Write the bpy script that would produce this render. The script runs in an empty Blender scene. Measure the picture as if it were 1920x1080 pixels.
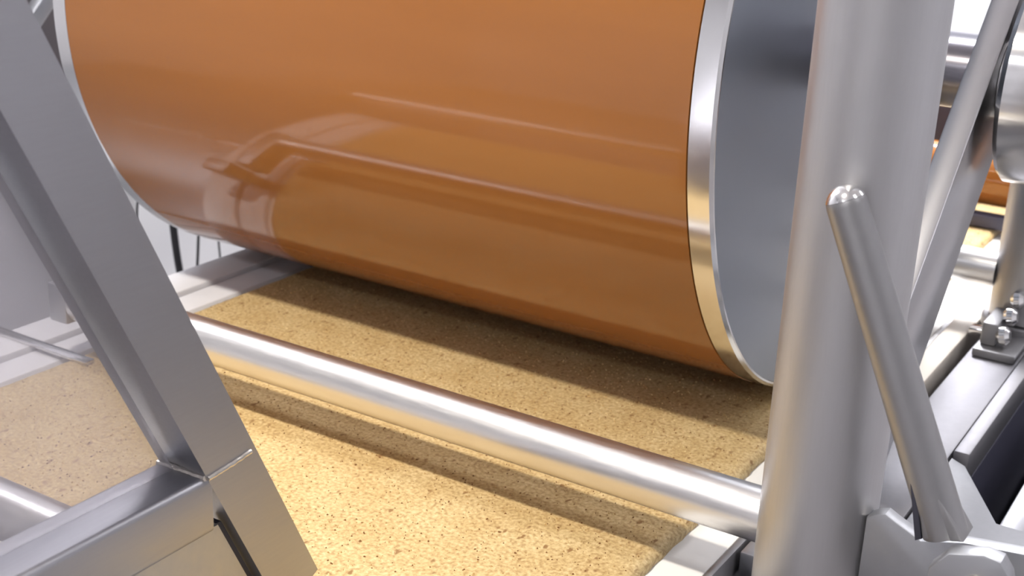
import bpy, bmesh, math, random
from mathutils import Vector, Matrix
random.seed(7)
S = bpy.context.scene
C = S.collection
PI = math.pi

# ------------------------------------------------------------------ camera
cam = bpy.data.cameras.new('camera')
cam_ob = bpy.data.objects.new('camera', cam)
C.objects.link(cam_ob)
cam_ob.location = (0.9639, -1.2476, 0.5305)
cam_ob.rotation_mode = 'XYZ'
cam_ob.rotation_euler = (1.2273, -0.0398, 0.5627)
cam.sensor_width = 36.0
cam.lens = 47.06
cam.clip_start = 0.02
cam.dof.use_dof = True
cam.dof.focus_distance = 0.95
cam.dof.aperture_fstop = 12.0
S.camera = cam_ob

# ------------------------------------------------------------------ world, lights, exposure
w = bpy.data.worlds.new('world'); S.world = w
w.use_nodes = True
w.node_tree.nodes['Background'].inputs[0].default_value = (0.86, 0.88, 1.0, 1)
w.node_tree.nodes['Background'].inputs[1].default_value = 0.3
S.view_settings.view_transform = 'Standard'
S.view_settings.look = 'None'
S.view_settings.exposure = -0.27
S.view_settings.gamma = 1.0
S.view_settings.use_curve_mapping = False

CEIL = 2.1
FLOOR = -0.9

def area(name, loc, sx, sy, power, color, shape='RECTANGLE', target=None, spread=PI):
    d = bpy.data.lights.new(name, 'AREA'); d.shape = shape
    d.size = sx; d.size_y = sy; d.energy = power; d.color = color; d.spread = spread
    o = bpy.data.objects.new(name, d); C.objects.link(o); o.location = loc
    if target is not None:
        o.rotation_euler = (Vector(target) - Vector(loc)).to_track_quat('-Z', 'Y').to_euler()
    return o

KEY = (0.33, -1.36, 2.00)
area('key_lamp', KEY, 0.12, 0.12, 8.8, (1.0, 0.93, 0.83), 'DISK', (0.16, -0.66, 0.0), math.radians(56))
REAR = (0.85, 1.25, 2.00)
area('rear_lamp', REAR, 0.22, 0.22, 3.8, (1.0, 0.97, 0.93), 'DISK', (0.55, 0.62, 0.0), math.radians(38))
PANELS = [(0.0, 1.6), (1.9, 1.6), (-1.4, -0.4), (2.2, -0.6), (0.3, 3.2), (0.6, -2.9), (-1.55, 1.6)]  # first one placed to brighten the cabinet, last one added to brighten the guard bar
PANEL_W = [140, 28, 36, 12, 34, 26, 110]
for i, ((x, y), pw) in enumerate(zip(PANELS, PANEL_W)):
    area('panel_lamp', (x, y, CEIL - 0.06), 1.2, 0.3, pw, (0.95, 0.95, 1.0), 'RECTANGLE', (-0.75, 1.0, -0.1) if i == 0 else None)

# ------------------------------------------------------------------ materials
def mat(name, col, rough=0.5, metal=0.0, spec=0.5, coat=0.0, coat_rough=0.1):
    m = bpy.data.materials.new(name); m.use_nodes = True
    b = m.node_tree.nodes['Principled BSDF']
    b.inputs['Base Color'].default_value = (*col, 1)
    b.inputs['Roughness'].default_value = rough
    b.inputs['Metallic'].default_value = metal
    b.inputs['Specular IOR Level'].default_value = spec
    b.inputs['Coat Weight'].default_value = coat
    b.inputs['Coat Roughness'].default_value = coat_rough
    return m

def N(m, t, **kw):
    n = m.node_tree.nodes.new(t)
    for k, v in kw.items(): setattr(n, k, v)
    return n
def L(m, a, b): m.node_tree.links.new(a, b)
def BS(m): return m.node_tree.nodes['Principled BSDF']
def ramp(m, stops):
    r = N(m, 'ShaderNodeValToRGB'); e = r.color_ramp.elements
    while len(e) < len(stops): e.new(0.5)
    for i, (p, c) in enumerate(stops):
        e[i].position = p; e[i].color = (*c, 1)
    return r
def noise(m, scale, vec=None, detail=3, stretch=(1, 1, 1), rough=0.5):
    n = N(m, 'ShaderNodeTexNoise'); n.inputs['Scale'].default_value = scale
    n.inputs['Detail'].default_value = detail; n.inputs['Roughness'].default_value = rough
    tc = N(m, 'ShaderNodeTexCoord'); mp = N(m, 'ShaderNodeMapping')
    mp.inputs['Scale'].default_value = stretch
    L(m, tc.outputs['Object'], mp.inputs[0]); L(m, mp.outputs[0], n.inputs['Vector'])
    return n

def steel(name, col, rough, stretch=(1, 1, 1), amount=0.1, bump=0.02, scale=60):
    """brushed stainless steel: grain gives small changes of gloss and relief"""
    m = mat(name, col, rough, 1.0)
    n = noise(m, scale, detail=4, stretch=stretch)
    mr = N(m, 'ShaderNodeMapRange')
    mr.inputs['To Min'].default_value = max(0.03, rough - amount)
    mr.inputs['To Max'].default_value = rough + amount
    L(m, n.outputs[0], mr.inputs[0]); L(m, mr.outputs[0], BS(m).inputs['Roughness'])
    if bump:
        b = N(m, 'ShaderNodeBump'); b.inputs['Strength'].default_value = bump
        b.inputs['Distance'].default_value = 0.002
        L(m, n.outputs[0], b.inputs['Height']); L(m, b.outputs[0], BS(m).inputs['Normal'])
    return m

M = {}
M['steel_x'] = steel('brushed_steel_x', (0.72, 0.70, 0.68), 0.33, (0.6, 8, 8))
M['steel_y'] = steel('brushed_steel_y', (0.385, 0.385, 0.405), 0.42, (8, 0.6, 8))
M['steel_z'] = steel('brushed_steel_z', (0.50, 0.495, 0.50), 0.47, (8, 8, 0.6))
M['steel_sheet'] = steel('steel_sheet', (0.44, 0.445, 0.46), 0.45, (3, 3, 3))
M['steel_dull'] = steel('dull_steel', (0.33, 0.325, 0.33), 0.5, (3, 3, 3))
M['steel_bright'] = steel('polished_steel', (0.78, 0.77, 0.76), 0.16, (1, 1, 1), 0.05, 0.01)
M['steel_disc'] = steel('turned_steel', (0.34, 0.37, 0.42), 0.34, (1, 1, 1), 0.05, 0.0, 8)
M['steel_arm'] = steel('smooth_steel', (0.47, 0.465, 0.475), 0.30, (1, 1, 1), 0.0, 0.0)
M['steel_lever'] = steel('lever_steel', (0.34, 0.335, 0.335), 0.42, (3, 3, 3), 0.05)
M['steel_deck'] = steel('deck_steel', (0.30, 0.295, 0.31), 0.6, (3, 3, 3), 0.05)
M['rail'] = mat('pale_rail', (0.66, 0.665, 0.70), 0.6, 0.0, 0.3)
M['axle'] = steel('dark_axle_steel', (0.22, 0.21, 0.23), 0.25, (1, 1, 1), 0.04, 0.0)
M['weld'] = mat('weld_bead', (0.62, 0.58, 0.52), 0.25, 1.0)
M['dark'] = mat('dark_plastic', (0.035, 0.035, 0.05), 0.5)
M['navy'] = mat('navy_paint', (0.055, 0.055, 0.085), 0.55)
M['black'] = mat('black_rubber', (0.012, 0.012, 0.016), 0.5)
M['white'] = mat('white_paint', (0.86, 0.86, 0.87), 0.7)
M['wall'] = mat('white_wall', (0.82, 0.82, 0.83), 0.8)
M['belt'] = mat('white_belt', (0.78, 0.77, 0.74), 0.55)
M['guide'] = mat('beige_guide', (0.70, 0.64, 0.56), 0.5)
M['floor'] = mat('grey_floor', (0.45, 0.42, 0.42), 0.45)
M['brown'] = mat('box_dark', (0.11, 0.095, 0.10), 0.6)
n = noise(M['floor'], 40, detail=6)
r = ramp(M['floor'], [(0.3, (0.36, 0.34, 0.34)), (0.7, (0.50, 0.47, 0.46))])
L(M['floor'], n.outputs[0], r.inputs[0]); L(M['floor'], r.outputs[0], BS(M['floor']).inputs['Base Color'])
n = noise(M['wall'], 6, detail=4)
r = ramp(M['wall'], [(0.3, (0.80, 0.80, 0.82)), (0.7, (0.84, 0.84, 0.85))])
L(M['wall'], n.outputs[0], r.inputs[0]); L(M['wall'], r.outputs[0], BS(M['wall']).inputs['Base Color'])

# orange roller cover: glossy rubber, faint bands around its length
m = mat('orange_cover', (0.50, 0.19, 0.035), 0.085, 0.0, 0.55, 0.0)
n = noise(m, 3.0, detail=3, stretch=(0.5, 4, 4))
r = ramp(m, [(0.3, (0.285, 0.108, 0.026)), (0.7, (0.325, 0.126, 0.031))])
L(m, n.outputs[0], r.inputs[0]); L(m, r.outputs[0], BS(m).inputs['Base Color'])
M['orange'] = m

# golden nut slab
m = mat('golden_slab', (0.6, 0.4, 0.15), 0.5, 0.0, 0.4)
n1 = noise(m, 300, detail=3, rough=0.6)
r1 = ramp(m, [(0.30, (0.34, 0.22, 0.095)), (0.5, (0.53, 0.395, 0.195)), (0.70, (0.67, 0.53, 0.30))])
L(m, n1.outputs[0], r1.inputs[0])
n2 = noise(m, 22, detail=3)
r2 = ramp(m, [(0.35, (0.86, 0.80, 0.70)), (0.65, (1, 1, 1))])
L(m, n2.outputs[0], r2.inputs[0])
mx = N(m, 'ShaderNodeMixRGB', blend_type='MULTIPLY'); mx.inputs[0].default_value = 0.7
L(m, r1.outputs[0], mx.inputs[1]); L(m, r2.outputs[0], mx.inputs[2])
n3 = noise(m, 125, detail=2, stretch=(1, 0.55, 1))
r3 = ramp(m, [(0.64, (0, 0, 0)), (0.72, (1, 1, 1))])
L(m, n3.outputs[0], r3.inputs[0])
mx2 = N(m, 'ShaderNodeMixRGB'); mx2.inputs[2].default_value = (0.25, 0.14, 0.055, 1)
L(m, r3.outputs[0], mx2.inputs[0]); L(m, mx.outputs[0], mx2.inputs[1])
L(m, mx2.outputs[0], BS(m).inputs['Base Color'])
b = N(m, 'ShaderNodeBump'); b.inputs['Strength'].default_value = 0.12; b.inputs['Distance'].default_value = 0.0015
L(m, n1.outputs[0], b.inputs['Height']); L(m, b.outputs[0], BS(m).inputs['Normal'])
M['slab'] = m
M['chip_dark'] = mat('nut_skin', (0.17, 0.08, 0.03), 0.8, 0.0, 0.1)
M['chip_mid'] = mat('nut_piece', (0.42, 0.27, 0.11), 0.8, 0.0, 0.1)
M['chip_light'] = mat('nut_light', (0.62, 0.48, 0.25), 0.8, 0.0, 0.1)

# hazy clear plastic pane
m = bpy.data.materials.new('hazy_polycarbonate'); m.use_nodes = True
nt = m.node_tree; nt.nodes.remove(nt.nodes['Principled BSDF'])
tr = N(m, 'ShaderNodeBsdfTransparent'); tr.inputs[0].default_value = (0.90, 0.89, 0.90, 1)
df = N(m, 'ShaderNodeBsdfDiffuse'); df.inputs[0].default_value = (0.46, 0.445, 0.47, 1)
tl = N(m, 'ShaderNodeBsdfTranslucent'); tl.inputs[0].default_value = (0.46, 0.445, 0.47, 1)
a0 = N(m, 'ShaderNodeMixShader'); a0.inputs[0].default_value = 0.5
L(m, df.outputs[0], a0.inputs[1]); L(m, tl.outputs[0], a0.inputs[2])
a1 = N(m, 'ShaderNodeMixShader'); a1.inputs[0].default_value = 0.36
L(m, tr.outputs[0], a1.inputs[1]); L(m, a0.outputs[0], a1.inputs[2])
gl = N(m, 'ShaderNodeBsdfGlossy'); gl.inputs['Roughness'].default_value = 0.12
lw = N(m, 'ShaderNodeLayerWeight')
pw = N(m, 'ShaderNodeMath', operation='POWER'); pw.inputs[1].default_value = 4.0
L(m, lw.outputs['Facing'], pw.inputs[0])
fr = N(m, 'ShaderNodeMapRange'); fr.inputs['To Min'].default_value = 0.04; fr.inputs['To Max'].default_value = 0.8
L(m, pw.outputs[0], fr.inputs[0])
a2 = N(m, 'ShaderNodeMixShader')
L(m, fr.outputs[0], a2.inputs[0]); L(m, a1.outputs[0], a2.inputs[1]); L(m, gl.outputs[0], a2.inputs[2])
L(m, a2.outputs[0], nt.nodes['Material Output'].inputs[0])
M['haze'] = m
m = mat('lamp_diffuser', (0.9, 0.9, 0.9), 0.6)
BS(m).inputs['Emission Color'].default_value = (0.95, 0.97, 1, 1); BS(m).inputs['Emission Strength'].default_value = 2.0
M['diffuser'] = m

# ------------------------------------------------------------------ mesh helpers
def bx(bm, lo, hi, bevel=0.0, seg=2):
    """axis-aligned box"""
    lo, hi = Vector(lo), Vector(hi)
    r = bmesh.ops.create_cube(bm, size=1.0)
    vs = r['verts']
    for v in vs:
        v.co = Vector([(lo[i] + hi[i]) / 2 + v.co[i] * (hi[i] - lo[i]) for i in range(3)])
    if bevel:
        es = list({e for v in vs for e in v.link_edges})
        bmesh.ops.bevel(bm, geom=es, offset=bevel, segments=seg, affect='EDGES', profile=0.5)
    return bm

def beam(bm, a, b, sx, sn, up=(1, 0, 0), bevel=0.0, seg=3):
    """square bar from a to b; sx = size along `up`, sn = size across"""
    a, b = Vector(a), Vector(b); d = (b - a); ln = d.length; d.normalize()
    u = Vector(up); u = (u - d * u.dot(d)).normalized(); v = d.cross(u)
    r = bmesh.ops.create_cube(bm, size=1.0); vs = r['verts']
    for q in vs:
        c = q.co.copy()
        q.co = (a + b) / 2 + u * c.x * sx + v * c.y * sn + d * c.z * ln
    if bevel:
        es = [e for e in {e for q in vs for e in q.link_edges}
              if abs((e.verts[0].co - e.verts[1].co).normalized().dot(d)) > 0.9]
        bmesh.ops.bevel(bm, geom=es, offset=bevel, segments=seg, affect='EDGES', profile=0.5)
    return bm

def revolve(bm, prof, origin, axis, seg=64):
    """prof: list of (along, radius); closed with caps when the radius is not 0 at the ends"""
    ax = Vector(axis).normalized(); o = Vector(origin)
    h = Vector((0, 0, 1)) if abs(ax.z) < 0.9 else Vector((1, 0, 0))
    u = ax.cross(h).normalized(); v = ax.cross(u)
    rings = []
    for (t, rr) in prof:
        if rr <= 1e-6:
            rings.append([bm.verts.new(o + ax * t)])
        else:
            rings.append([bm.verts.new(o + ax * t + (u * math.cos(2 * PI * k / seg) + v * math.sin(2 * PI * k / seg)) * rr) for k in range(seg)])
    for A, B in zip(rings, rings[1:]):
        for k in range(seg):
            k2 = (k + 1) % seg
            if len(A) == 1 and len(B) == 1: continue
            if len(A) == 1: bm.faces.new((A[0], B[k2], B[k]))
            elif len(B) == 1: bm.faces.new((A[k], A[k2], B[0]))
            else: bm.faces.new((A[k], A[k2], B[k2], B[k]))
    if len(rings[0]) > 1: bm.faces.new(list(reversed(rings[0])))
    if len(rings[-1]) > 1: bm.faces.new(rings[-1])
    return bm

def rod(bm, a, b, r, seg=32, ch=0.0):
    a, b = Vector(a), Vector(b); ln = (b - a).length
    prof = [(0, r), (ln, r)] if not ch else [(0, r - ch), (ch, r), (ln - ch, r), (ln, r - ch)]
    return revolve(bm, prof, a, b - a, seg)

def prism(bm, pts, axis, lo, hi, bevel=0.0):
    """extrude a polygon; pts in the two other axes (in x,y,z order)"""
    def P(p, t):
        c = list(p); c.insert(axis, t); return Vector(c)
    A = [bm.verts.new(P(p, lo)) for p in pts]; B = [bm.verts.new(P(p, hi)) for p in pts]
    f1 = bm.faces.new(A); f2 = bm.faces.new(list(reversed(B)))
    n = len(pts)
    for k in range(n):
        bm.faces.new((A[(k + 1) % n], A[k], B[k], B[(k + 1) % n]))
    bmesh.ops.recalc_face_normals(bm, faces=bm.faces[:])
    if bevel:
        es = list(set(f1.edges) | set(f2.edges))
        bmesh.ops.bevel(bm, geom=es, offset=bevel, segments=2, affect='EDGES', profile=0.5)
    return bm

def path_tube(bm, pts, r, seg=12):
    pts = [Vector(p) for p in pts]; rings = []
    for i, p in enumerate(pts):
        d = (pts[min(i + 1, len(pts) - 1)] - pts[max(i - 1, 0)]).normalized()
        h = Vector((0, 1, 0)) if abs(d.y) < 0.9 else Vector((1, 0, 0))
        u = d.cross(h).normalized(); v = d.cross(u)
        rings.append([bm.verts.new(p + (u * math.cos(2 * PI * k / seg) + v * math.sin(2 * PI * k / seg)) * r) for k in range(seg)])
    for A, B in zip(rings, rings[1:]):
        for k in range(seg): bm.faces.new((A[k], A[(k + 1) % seg], B[(k + 1) % seg], B[k]))
    bm.faces.new(list(reversed(rings[0]))); bm.faces.new(rings[-1])
    return bm

def spline(pts, n=8):
    P = [Vector(p) for p in pts]; P = [P[0] * 2 - P[1]] + P + [P[-1] * 2 - P[-2]]
    out = []
    for i in range(1, len(P) - 2):
        for k in range(n):
            t = k / n; a, b, c, d = P[i - 1:i + 3]
            out.append(0.5 * ((2 * b) + (-a + c) * t + (2 * a - 5 * b + 4 * c - d) * t * t + (-a + 3 * b - 3 * c + d) * t ** 3))
    out.append(P[-2]); return out

def obj(name, bm, m, parent=None, smooth=35):
    me = bpy.data.meshes.new(name)
    bmesh.ops.recalc_face_normals(bm, faces=bm.faces[:])
    if smooth:
        for f in bm.faces: f.smooth = True
        ca = math.radians(smooth)
        for e in bm.edges:
            if len(e.link_faces) == 2 and e.calc_face_angle(0) > ca: e.smooth = False
    bm.to_mesh(me); bm.free()
    me.materials.append(M[m] if isinstance(m, str) else m)
    o = bpy.data.objects.new(name, me); C.objects.link(o)
    if parent is not None:
        o.parent = parent
        pl = parent.location.copy(); q = parent.parent
        while q: pl += q.location; q = q.parent
        for v in me.vertices: v.co -= pl
    return o

def thing(name, label, cat, loc=(0, 0, 0), group=None):
    o = bpy.data.objects.new(name, None); C.objects.link(o)
    o.location = loc; o.empty_display_size = 0.05
    o['label'] = label; o['category'] = cat
    if group: o['group'] = group
    return o
def tag(o, label, cat, group=None):
    o['label'] = label; o['category'] = cat
    if group: o['group'] = group
    return o
def struct(name, bm, m):
    o = obj(name, bm, m); o['kind'] = 'structure'; return o
def dup(root, shift, label, group=None):
    r = root.copy(); C.objects.link(r); r.location = root.location + Vector(shift)
    r['label'] = label
    if group: r['group'] = group
    for ch in list(root.children):
        c = ch.copy(); C.objects.link(c); c.parent = r
        for g in ch.children:
            d = g.copy(); C.objects.link(d); d.parent = c
    return r
B = bmesh.new

# ------------------------------------------------------------------ the room
X0, X1, Y0, Y1 = -2.2, 4.0, -4.2, 4.6
struct('floor', bx(B(), (X0, Y0, FLOOR - 0.1), (X1, Y1, FLOOR)), 'floor')
struct('ceiling', bx(B(), (X0, Y0, CEIL), (X1, Y1, CEIL + 0.1)), 'wall')
struct('wall_left', bx(B(), (X0 - 0.1, Y0, FLOOR), (X0, Y1, CEIL)), 'wall')
struct('wall_right', bx(B(), (X1, Y0, FLOOR), (X1 + 0.1, Y1, CEIL)), 'wall')
struct('wall_back', bx(B(), (X0, Y1, FLOOR), (X1, Y1 + 0.1, CEIL)), 'wall')
struct('wall_front', bx(B(), (X0, Y0 - 0.1, FLOOR), (X1, Y0, CEIL)), 'wall')
for i, (x, y) in enumerate(PANELS):
    t = thing('ceiling_light', 'long white ceiling light fitting ' + ['behind the large orange roller', 'at the far right of the hall', 'above the low grey steel table', 'right of the round foreground post', 'nearest the back wall', 'nearest the front wall', 'above the white cabinet'][i], 'light', (x, y, CEIL), 'ceiling light fittings')
    obj('housing', bx(B(), (x - 0.64, y - 0.19, CEIL - 0.05), (x + 0.64, y + 0.19, CEIL), 0.004), 'white', t)
t = thing('spot_lamp', 'round lamp under the ceiling above the far side of the rollers', 'light', (REAR[0], REAR[1], CEIL))
obj('lamp_cup', revolve(B(), [(0, 0.15), (0.07, 0.15), (0.075, 0.14)], (REAR[0], REAR[1], CEIL), (0, 0, -1), 32), 'white', t)
t = thing('spot_lamp', 'round warm lamp under the ceiling above the near end of the slab', 'light', (KEY[0], KEY[1], CEIL))
obj('lamp_cup', revolve(B(), [(0, 0.15), (0.07, 0.15), (0.075, 0.14)], (KEY[0], KEY[1], CEIL), (0, 0, -1), 32), 'white', t)

# ------------------------------------------------------------------ conveyor: belt, side frames
YA, YB = -0.70, 1.75
belt = tag(obj('conveyor_belt', bx(B(), (-0.0575, YA, -0.016), (0.634, YB, -0.010), 0.002), 'belt'),
           'flat white conveyor belt showing as pale strips beside the golden slab', 'belt')
# left side frame
t = thing('side_frame', 'grey steel conveyor side frame along the far left edge of the slab', 'frame', (-0.12, 0, FLOOR))
obj('inner_rail', bx(B(), (-0.0985, YA, -0.07), (-0.0590, YB, -0.005), 0.002), 'rail', t)
obj('top_rail', bx(B(), (-0.152, YA, -0.06), (-0.1015, YB, 0.000), 0.002), 'rail', t)
obj('side_panel', bx(B(), (-0.146, YA, -0.30), (-0.106, YB, -0.062), 0.003), 'steel_sheet', t)
for y in (-0.64, 0.6, 1.65):
    obj('leg', bx(B(), (-0.148, y - 0.025, FLOOR), (-0.104, y + 0.025, -0.302), 0.003), 'steel_z', t)
# right side frame
t = thing('side_frame', 'layered right conveyor side frame with beige guide strip and grey deck behind the round post', 'frame', (0.68, 0, FLOOR))
obj('inner_rail', bx(B(), (0.6365, YA, -0.20), (0.6425, YB, -0.006), 0.001), 'steel_dull', t)
obj('guide_strip', bx(B(), (0.6455, -0.10, -0.03), (0.671, YB, 0.001), 0.003), 'guide', t)
obj('side_panel', bx(B(), (0.646, YA, -0.30), (0.6675, YB, -0.036), 0.003), 'navy', t)
obj('deck_plate', bx(B(), (0.684, -0.36, -0.012), (0.737, YB, -0.002), 0.002), 'steel_deck', t)
obj('deck_edge', bx(B(), (0.739, -0.105, -0.030), (0.7535, YB, 0.003), 0.002), 'steel_deck', t)
obj('cable_tray', bx(B(), (0.757, -0.25, -0.22), (0.80, YB, -0.16), 0.003), 'navy', t)
obj('tray_side', bx(B(), (0.739, -0.10, -0.22), (0.7535, YB, -0.032), 0.002), 'navy', t)
obj('outer_rail', bx(B(), (0.803, -0.206, -0.20), (0.835, YB, -0.006), 0.003), 'steel_y', t)
obj('corner_plate', prism(B(), [(0.739, -0.375), (0.739, -0.108), (0.7535, -0.118), (0.802, -0.208), (0.86, -0.208), (0.86, -0.375)], 2, -0.014, -0.003, 0.001), 'steel_sheet', t)
obj('strip_end', bx(B(), (0.6455, -0.37, -0.03), (0.679, -0.103, -0.006), 0.002), 'steel_sheet', t)
obj('clamp_dome', revolve(B(), [(0, 0.011), (0.012, 0.011), (0.018, 0.008), (0.021, 0.0)], (0.661, -0.125, -0.006), (0, 0, 1), 24), 'steel_dull', t)
for k in range(2):
    obj('slot_tab', bx(B(), (0.652, -0.180 - 0.030 * k, -0.0055), (0.676, -0.163 - 0.030 * k, 0.002), 0.003), 'white', t)
for y in (-0.64, 0.8, 1.65):
    obj('leg', bx(B(), (0.648, y - 0.025, FLOOR), (0.70, y + 0.025, -0.302), 0.003), 'steel_z', t)

# ------------------------------------------------------------------ golden slab with its nut pieces
SX0, SX1 = -0.0463, 0.5983
bm = B(); nx, ny = 100, 340
rows = []
for j in range(ny + 1):
    y = YA + 0.02 + (YB - YA - 0.04) * (j / ny)
    row = []
    for i in range(nx + 1):
        u = i / nx
        x = SX0 + (SX1 - SX0) * u
        if i in (0, nx): x += random.uniform(-0.0007, 0.0007)
        z = random.gauss(-0.0004, 0.00006)
        edge = min(u, 1 - u) * (SX1 - SX0)
        if edge < 0.006: z -= 0.003
        row.append(bm.verts.new((x, y, min(z, 0.0003))))
    rows.append(row)
for j in range(ny):
    for i in range(nx):
        bm.faces.new((rows[j][i], rows[j][i + 1], rows[j + 1][i + 1], rows[j + 1][i]))
for seq in ([r[0] for r in rows], [r[-1] for r in rows], rows[0], rows[-1]):
    low = [bm.verts.new((v.co.x, v.co.y, -0.010)) for v in seq]
    for k in range(len(seq) - 1):
        bm.faces.new((seq[k], seq[k + 1], low[k + 1], low[k]))
slab = tag(obj('nut_slab', bm, 'slab', None, 80),
           'wide golden brown slab of crushed nuts lying on the conveyor under the orange roller', 'food')
def chips(name, count, m, smin, smax, y0, y1, lift):
    bm = B()
    for _ in range(count):
        x = random.uniform(SX0 + 0.006, SX1 - 0.006); y = random.uniform(y0, y1)
        s = random.uniform(smin, smax); a = random.uniform(0, PI); e = random.uniform(0.35, 0.9)
        n = 5
        ca, sa = math.cos(a), math.sin(a)
        base = []
        for k in range(n):
            th = 2 * PI * k / n + random.uniform(-0.3, 0.3); rr = s * random.uniform(0.7, 1.1)
            px, py = rr * math.cos(th), rr * e * math.sin(th)
            base.append(bm.verts.new((x + px * ca - py * sa, y + px * sa + py * ca, -0.0022)))
        top = bm.verts.new((x, y, lift * random.uniform(0.5, 1.2)))
        for k in range(n): bm.faces.new((base[k], base[(k + 1) % n], top))
    o = obj(name, bm, m, slab, 0); o['kind'] = 'stuff'
    return o
chips('nut_skin_flakes', 5200, 'chip_dark', 0.0009, 0.0038, -0.66, 0.6, 0.0007)
chips('nut_crumbs', 3000, 'chip_mid', 0.0015, 0.0036, -0.66, 0.6, 0.0008)
chips('pale_nut_crumbs', 5000, 'chip_light', 0.0015, 0.0040, -0.66, 0.6, 0.0006)

# ------------------------------------------------------------------ press roller
R = 0.32
def make_roller(label, group):
    t = thing('press_roller', label, 'roller', (0.2, 0, 0), group)
    O = (0, 0, R + 0.001)
    obj('orange_cover', revolve(B(), [(-0.1494, R - 0.004), (-0.1490, R), (0.5483, R), (0.5487, R - 0.004)], O, (1, 0, 0), 192), 'orange', t)
    e = obj('end_rim', revolve(B(), [(0.5489, R - 0.003), (0.5495, R - 0.0005), (0.5680, R - 0.0005), (0.5705, R - 0.003), (0.5705, R - 0.005), (0.5490, R - 0.005)], O, (1, 0, 0), 192), 'steel_bright', t)
    e = obj('end_rim', revolve(B(), [(-0.1496, R - 0.003), (-0.1502, R - 0.0005), (-0.1680, R - 0.0005), (-0.1710, R - 0.003), (-0.1710, R - 0.005), (-0.1500, R - 0.005)], O, (1, 0, 0), 192), 'steel_bright', t)
    obj('end_disc', revolve(B(), [(0.5492, 0.034), (0.5492, R - 0.0055), (0.5695, R - 0.0055), (0.5695, 0.034)], O, (1, 0, 0), 128), 'steel_disc', t)
    obj('end_disc', revolve(B(), [(-0.1503, 0.05), (-0.1503, R - 0.0055), (-0.1700, R - 0.0055), (-0.1700, 0.05)], O, (1, 0, 0), 128), 'steel_disc', t)
    obj('axle', revolve(B(), [(-0.285, 0.030), (-0.283, 0.032), (0.683, 0.032), (0.685, 0.030)], O, (1, 0, 0), 48), 'axle', t)
    return t
roller = make_roller('large glossy orange press roller with steel end rim standing on the slab', None)
t = thing('nip_roller', 'small orange roller further down the line, glimpsed behind the slanting steel arm', 'roller', (0.28, 0.70, 0.0))
O2 = (0, 0.70, 0.062)
obj('orange_cover', revolve(B(), [(-0.04, 0.038), (-0.038, 0.040), (0.630, 0.040), (0.632, 0.038)], O2, (1, 0, 0), 96), 'orange', t)
obj('axle', rod(B(), (0.633, 0.70, 0.062), (0.686, 0.70, 0.062), 0.014, 32, 0.002), 'steel_dull', t)
obj('bearing_block', bx(B(), (0.687, 0.67, -0.0015), (0.735, 0.73, 0.09), 0.004), 'navy', t)

t = obj('scraper_bar', bx(B(), (-0.04, 0.645, 0.0015), (0.628, 0.672, 0.019), 0.002), 'navy')  # flat dark bar low across the slab under the small roller
tag(t, 'dark flat bar lying across the slab under the small orange roller', 'bar')
t = thing('drive_box', 'dark low drive box standing on the frame far behind the steel arm', 'box', (0.28, 0.98, 0.0))
obj('box_body', bx(B(), (-0.14, 0.86, 0.002), (0.625, 1.10, 0.195), 0.006), 'navy', t)
obj('box_lid', bx(B(), (-0.145, 0.855, 0.196), (0.63, 1.105, 0.204), 0.003), 'dark', t)
# swing arms carrying the axle
def arm(label, x0, x1, hub=True):
    t = thing('roller_arm', label, 'arm', ((x0 + x1) / 2, -0.21, 0.11), 'roller arms')
    d = Vector((0, 0.716, 0.698)); c = Vector(((x0 + x1) / 2, 0, 0.317))
    obj('arm_plate', beam(B(), c - d * 0.36, c + d * 0.24, x1 - x0, 0.103, (1, 0, 0), 0.002, 2), 'steel_arm', t)
    p = c - d * 0.33
    obj('pivot_pin', rod(B(), p - Vector((0.02, 0, 0)), p + Vector((0.02, 0, 0)), 0.014, 24, 0.002), 'steel_bright', t)
    if hub:
        obj('bearing_housing', revolve(B(), [(0.7105, 0.035), (0.722, 0.035), (0.7222, 0.085), (0.727, 0.090), (0.82, 0.090), (0.825, 0.085), (0.825, 0.0)], (0, 0, R + 0.001), (1, 0, 0), 64), 'steel_bright', t)
    return t
arm('slanting flat steel arm holding the axle at the right end of the orange roller', 0.686, 0.710)
arm('slanting steel arm at the hidden left end of the orange roller', -0.310, -0.286, False)

# ------------------------------------------------------------------ round posts with cross pipes
def post(y, label, foot=FLOOR):
    t = thing('round_post', label, 'post', (0.7198, y, foot), 'round steel posts')
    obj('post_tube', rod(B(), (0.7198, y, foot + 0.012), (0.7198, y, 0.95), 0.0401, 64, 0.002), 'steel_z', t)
    obj('foot_flange', rod(B(), (0.7198, y, foot), (0.7198, y, foot + 0.012), 0.08 if foot < -0.5 else 0.047, 48, 0.002), 'steel_dull', t)
    return t
post(-0.4282, 'thick round upright steel post in the right foreground beside the roller end')
post(0.262, 'round steel post at the right edge behind the slanting arm', 0.0035)
def cross_pipe(y, label, z=0.064):
    t = thing('cross_pipe', label, 'pipe', (0.3, y, z), 'cross pipes over the slab')
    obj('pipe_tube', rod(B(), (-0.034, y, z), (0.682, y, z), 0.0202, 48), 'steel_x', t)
    obj('end_bracket', bx(B(), (-0.060, y - 0.020, z - 0.02), (-0.0345, y + 0.085, z + 0.02), 0.003), 'steel_sheet', t)
    obj('bracket_leg', bx(B(), (-0.096, y + 0.086, -0.0045), (-0.0605, y + 0.112, z + 0.02), 0.003), 'steel_sheet', t)
    return t
cross_pipe(-0.4211, 'bright round steel pipe crossing the slab in front of the orange roller',  0.060)
cross_pipe(0.262, 'round steel pipe crossing behind the roller, seen between arm and right edge')
t = thing('infeed_tube', 'polished round tube behind the guard pane at the lower left', 'tube', (0.1, -0.735, 0.064))
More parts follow.
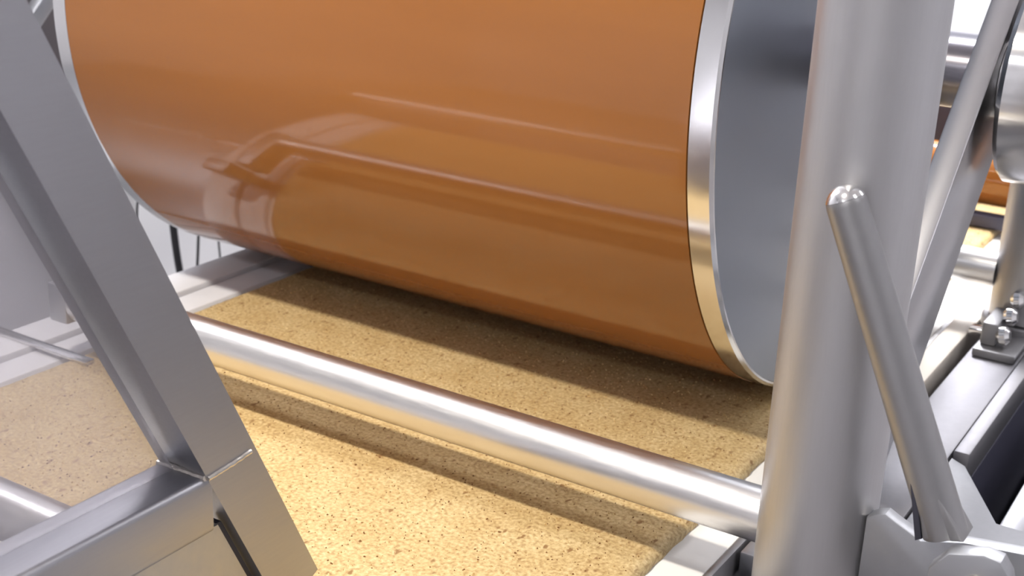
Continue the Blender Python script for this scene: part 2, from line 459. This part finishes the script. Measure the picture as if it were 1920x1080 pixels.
obj('tube_body', rod(B(), (-0.13, -0.735, 0.064), (0.345, -0.735, 0.064), 0.0195, 40, 0.002), 'steel_x', t)
obj('end_foot', bx(B(), (-0.150, -0.755, 0.045), (-0.131, -0.66, 0.083), 0.002), 'steel_sheet', t)
t = obj('foot_strip', bx(B(), (-0.36, -0.436, 0.0005), (-0.018, -0.424, 0.004), 0.001), 'steel_bright')
tag(t, 'thin bright steel strip lying across the left conveyor frame behind the guard pane', 'strip')

# ------------------------------------------------------------------ clamp lever and bracket on the near post
t = thing('clamp_bracket', 'grey clamp bracket plate with a bolt at the lower right corner beside round post', 'bracket', (0.80, -0.48, 0.10))
obj('plate', prism(B(), [(0.758, 0.00), (0.758, 0.096), (0.764, 0.1005), (0.770, 0.1025), (0.777, 0.099), (0.795, 0.091), (0.822, 0.099), (0.90, 0.1085), (0.90, 0.00)], 1, -0.446, -0.434, 0.001), 'steel_sheet', t)
obj('ear_spacer', bx(B(), (0.822, -0.4985, 0.02), (0.864, -0.4465, 0.085), 0.002), 'steel_dull', t)
obj('ear', prism(B(), [(0.816, 0.0), (0.816, 0.112), (0.826, 0.1255), (0.846, 0.1315), (0.856, 0.1300), (0.862, 0.122), (0.866, 0.108), (0.868, 0.0)], 1, -0.5140, -0.4990, 0.0025), 'steel_sheet', t)
rod(bm := B(), (0.8455, -0.5142, 0.1085), (0.8455, -0.5182, 0.1085), 0.0095, 32, 0.001)
bw = obj('washer', bm, 'weld', t)
rod(bm := B(), (0.8455, -0.5183, 0.1085), (0.8455, -0.5245, 0.1085), 0.0062, 6, 0.001)
obj('bolt_head', bm, 'weld', bw)
t = thing('clamp_lever', 'steel clamp lever rod with rounded bright tip leaning across the round post', 'lever', (0.817, -0.49, 0.125))
a = Vector((0.7300, -0.485, 0.3160)); bb = Vector((0.8170, -0.485, 0.1230)); d = (bb - a).normalized(); ln = (bb - a).length; r = 0.0125
prof = [(-r * 0.95 + r * 0.95 * (1 - math.cos(k * PI / 16)), max(r * math.sin(k * PI / 16), 0 if k == 0 else 1e-5)) for k in range(9)] + [(ln, r * 1.12)]
obj('lever_rod', revolve(B(), prof, a, d, 40), 'steel_lever', t)
obj('lever_tip', revolve(B(), [(-0.0128 + (0.0128) * (1 - math.cos(k * PI / 20)), 0.0129 * math.sin(k * PI / 20)) for k in range(0, 9)] + [(-0.004, 0.0122)], a, d, 40), 'steel_bright', t)
obj('clevis', prism(B(), [(0.7985, 0.1545), (0.8030, 0.1565), (0.8105, 0.1530), (0.8305, 0.1265), (0.8065, 0.1205)], 1, -0.4975, -0.4725, 0.0015), 'steel_lever', t)
obj('rubber_pad', prism(B(), [(0.7935, 0.1560), (0.7975, 0.1545), (0.8060, 0.1200), (0.8020, 0.1175)], 1, -0.4965, -0.4735, 0.001), 'dark', t)  # dark strip added as the shade in the gap beside the clevis

# small toggle latch on the deck beside the far post
t = thing('toggle_latch', 'small steel toggle latch with knobs on the deck under the far round post', 'latch', (0.715, 0.17, 0.0))
obj('latch_base', bx(B(), (0.690, 0.150, -0.0015), (0.735, 0.235, 0.008), 0.002), 'steel_dull', t)
obj('latch_body', bx(B(), (0.693, 0.165, 0.008), (0.710, 0.225, 0.034), 0.003), 'steel_dull', t)
for k, (yy, zz) in enumerate(((0.17, 0.02), (0.195, 0.034), (0.22, 0.046))):
    obj('knob', revolve(B(), [(0, 0.006), (0.004, 0.010), (0.010, 0.010), (0.014, 0.006)], (0.709, yy, zz), (1, 0, 0.2), 24), 'steel_bright', t)
obj('latch_bar', bx(B(), (0.672, 0.205, 0.002), (0.712, 0.222, 0.010), 0.002), 'steel_bright', t)

# ------------------------------------------------------------------ guard frame on the left
t = thing('guard_frame', 'leaning square tube guard frame with hazy clear pane in the left foreground', 'guard', (0.399, -0.74, 0.02))
ld = Vector((0, 0.447, -0.894)); mid = Vector((0.399, -0.766, 0.287))
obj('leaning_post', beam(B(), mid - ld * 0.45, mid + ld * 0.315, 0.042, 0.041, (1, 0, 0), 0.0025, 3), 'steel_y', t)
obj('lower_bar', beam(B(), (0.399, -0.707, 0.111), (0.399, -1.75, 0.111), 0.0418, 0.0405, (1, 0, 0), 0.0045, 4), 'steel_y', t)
w1 = spline([(0.421, -0.722, 0.1325), (0.4205, -0.716, 0.132), (0.4195, -0.711, 0.131)], 4)
def weld(pts, r):
    P = spline(pts, 10)
    return path_tube(B(), [p + Vector((random.uniform(-1, 1), random.uniform(-1, 1), random.uniform(-1, 1))) * r * 0.12 for p in P], r, 8)
def post_left(z): return -0.784 - 0.5 * (z - 0.278)     # left edge of the wide face
obj('weld_bead', weld([(0.380, -0.7135, 0.1315), (0.400, -0.7125, 0.1315), (0.4195, -0.7115, 0.1315)], 0.0022), 'weld', t)
obj('weld_bead', weld([(0.4203, -0.711, 0.131), (0.4203, -0.690, 0.1325), (0.4203, -0.672, 0.1345)], 0.0016), 'weld', t)
# clear pane above the bar (bounded by post and bar), grey sheet below it
obj('clear_pane', prism(B(), [(-0.716, 0.1325), (-0.94, 0.58), (-1.60, 0.58), (-1.60, 0.1325)], 0, 0.392, 0.396), 'haze', t)
obj('lower_sheet', prism(B(), [(-0.6975, 0.0905), (-0.6585, 0.012), (-1.60, 0.012), (-1.60, 0.0905)], 0, 0.411, 0.414), 'steel_sheet', t)
obj('gasket', prism(B(), [(-0.6970, 0.0903), (-0.6580, 0.012), (-0.6535, 0.012), (-0.6925, 0.0903)], 0, 0.404, 0.412), 'dark', t)  # narrow slot between sheet and post, its shade built as a dark strip

# ------------------------------------------------------------------ background at the left: cabinet, boxes, cables
t = thing('white_cabinet', 'plain white machine cabinet behind the hanging black cables', 'cabinet', (-1.0, 0.9, FLOOR))
obj('body', bx(B(), (-1.3, 0.3, FLOOR + 0.06), (-0.75, 2.4, 1.0), 0.01), 'white', t)
obj('plinth', bx(B(), (-1.27, 0.33, FLOOR), (-0.78, 2.37, FLOOR + 0.06)), 'dark', t)
hang = [
    ((-0.5, 0.060, -0.45), (-0.5, 0.074, -0.085), (-0.5, 0.092, 0.08), 0.0018),
    ((-0.5, 0.215, -0.45), (-0.5, 0.153, -0.145), (-0.5, 0.146, 0.08), 0.0058),
    ((-0.5, 0.160, -0.45), (-0.5, 0.196, -0.150), (-0.5, 0.212, 0.08), 0.0022),
    ((-0.5, 0.275, -0.45), (-0.5, 0.244, -0.155), (-0.5, 0.232, 0.08), 0.0016)]
names = ['thin black cable hanging leftmost against the white cabinet', 'thick black hose hanging against the white cabinet',
         'thin black cable hanging just right of the thick hose', 'thinnest black cable, rightmost against the white cabinet']
for h, lab in zip(hang, names):
    pts = [(h[0][0], h[0][1], FLOOR + 0.004)] + list(h[:3]) + [(-0.5, h[2][1], 0.62)]
    tag(obj('hanging_cable', path_tube(B(), spline(pts, 10), h[3], 10), 'black'), lab, 'cable', 'hanging black cables')
t = thing('cable_beam', 'overhead steel beam that the black cables hang from', 'beam', (-0.5, 0.4, 0.62))
obj('beam_tube', bx(B(), (-0.53, 0.02, 0.621), (-0.47, 1.2, 0.68), 0.004), 'steel_y', t)
for y in (1.16,):
    obj('leg', bx(B(), (-0.525, y - 0.025, FLOOR), (-0.475, y + 0.025, 0.618), 0.004), 'steel_z', t)
t = thing('diagonal_brace', 'pale diagonal brace at the upper left behind the guard post', 'brace', (-0.5, -0.10, 0.2))
obj('brace_bar', beam(B(), (-0.5, -0.19, 0.14), (-0.5, 0.12, 0.45), 0.02, 0.022, (1, 0, 0), 0.002), 'steel_sheet', t)
obj('brace_upright', bx(B(), (-0.512, -0.135, 0.19), (-0.488, -0.115, 0.55), 0.003), 'steel_sheet', t)
t = thing('control_box', 'dark grey control box far behind the diagonal brace at the upper left', 'box', (-1.0, 0.1, 0.1))
obj('body', bx(B(), (-1.3, -0.3, 0.09), (-0.75, 0.28, 0.70), 0.01), 'brown', t)
obj('wall_arm', bx(B(), (X0, -0.1, 0.3), (-1.301, 0.1, 0.4)), 'steel_dull', t)
t = thing('steel_table', 'low grey steel table seen blurred through the guard pane', 'table', (-0.7, -0.5, FLOOR))
obj('top', bx(B(), (-1.25, -1.3, -0.33), (-0.36, -0.02, -0.30), 0.005), 'steel_sheet', t)
for x in (-1.2, -0.41):
    for y in (-1.25, -0.07):
        obj('leg', bx(B(), (x - 0.02, y - 0.02, FLOOR), (x + 0.02, y + 0.02, -0.331), 0.003), 'steel_z', t)
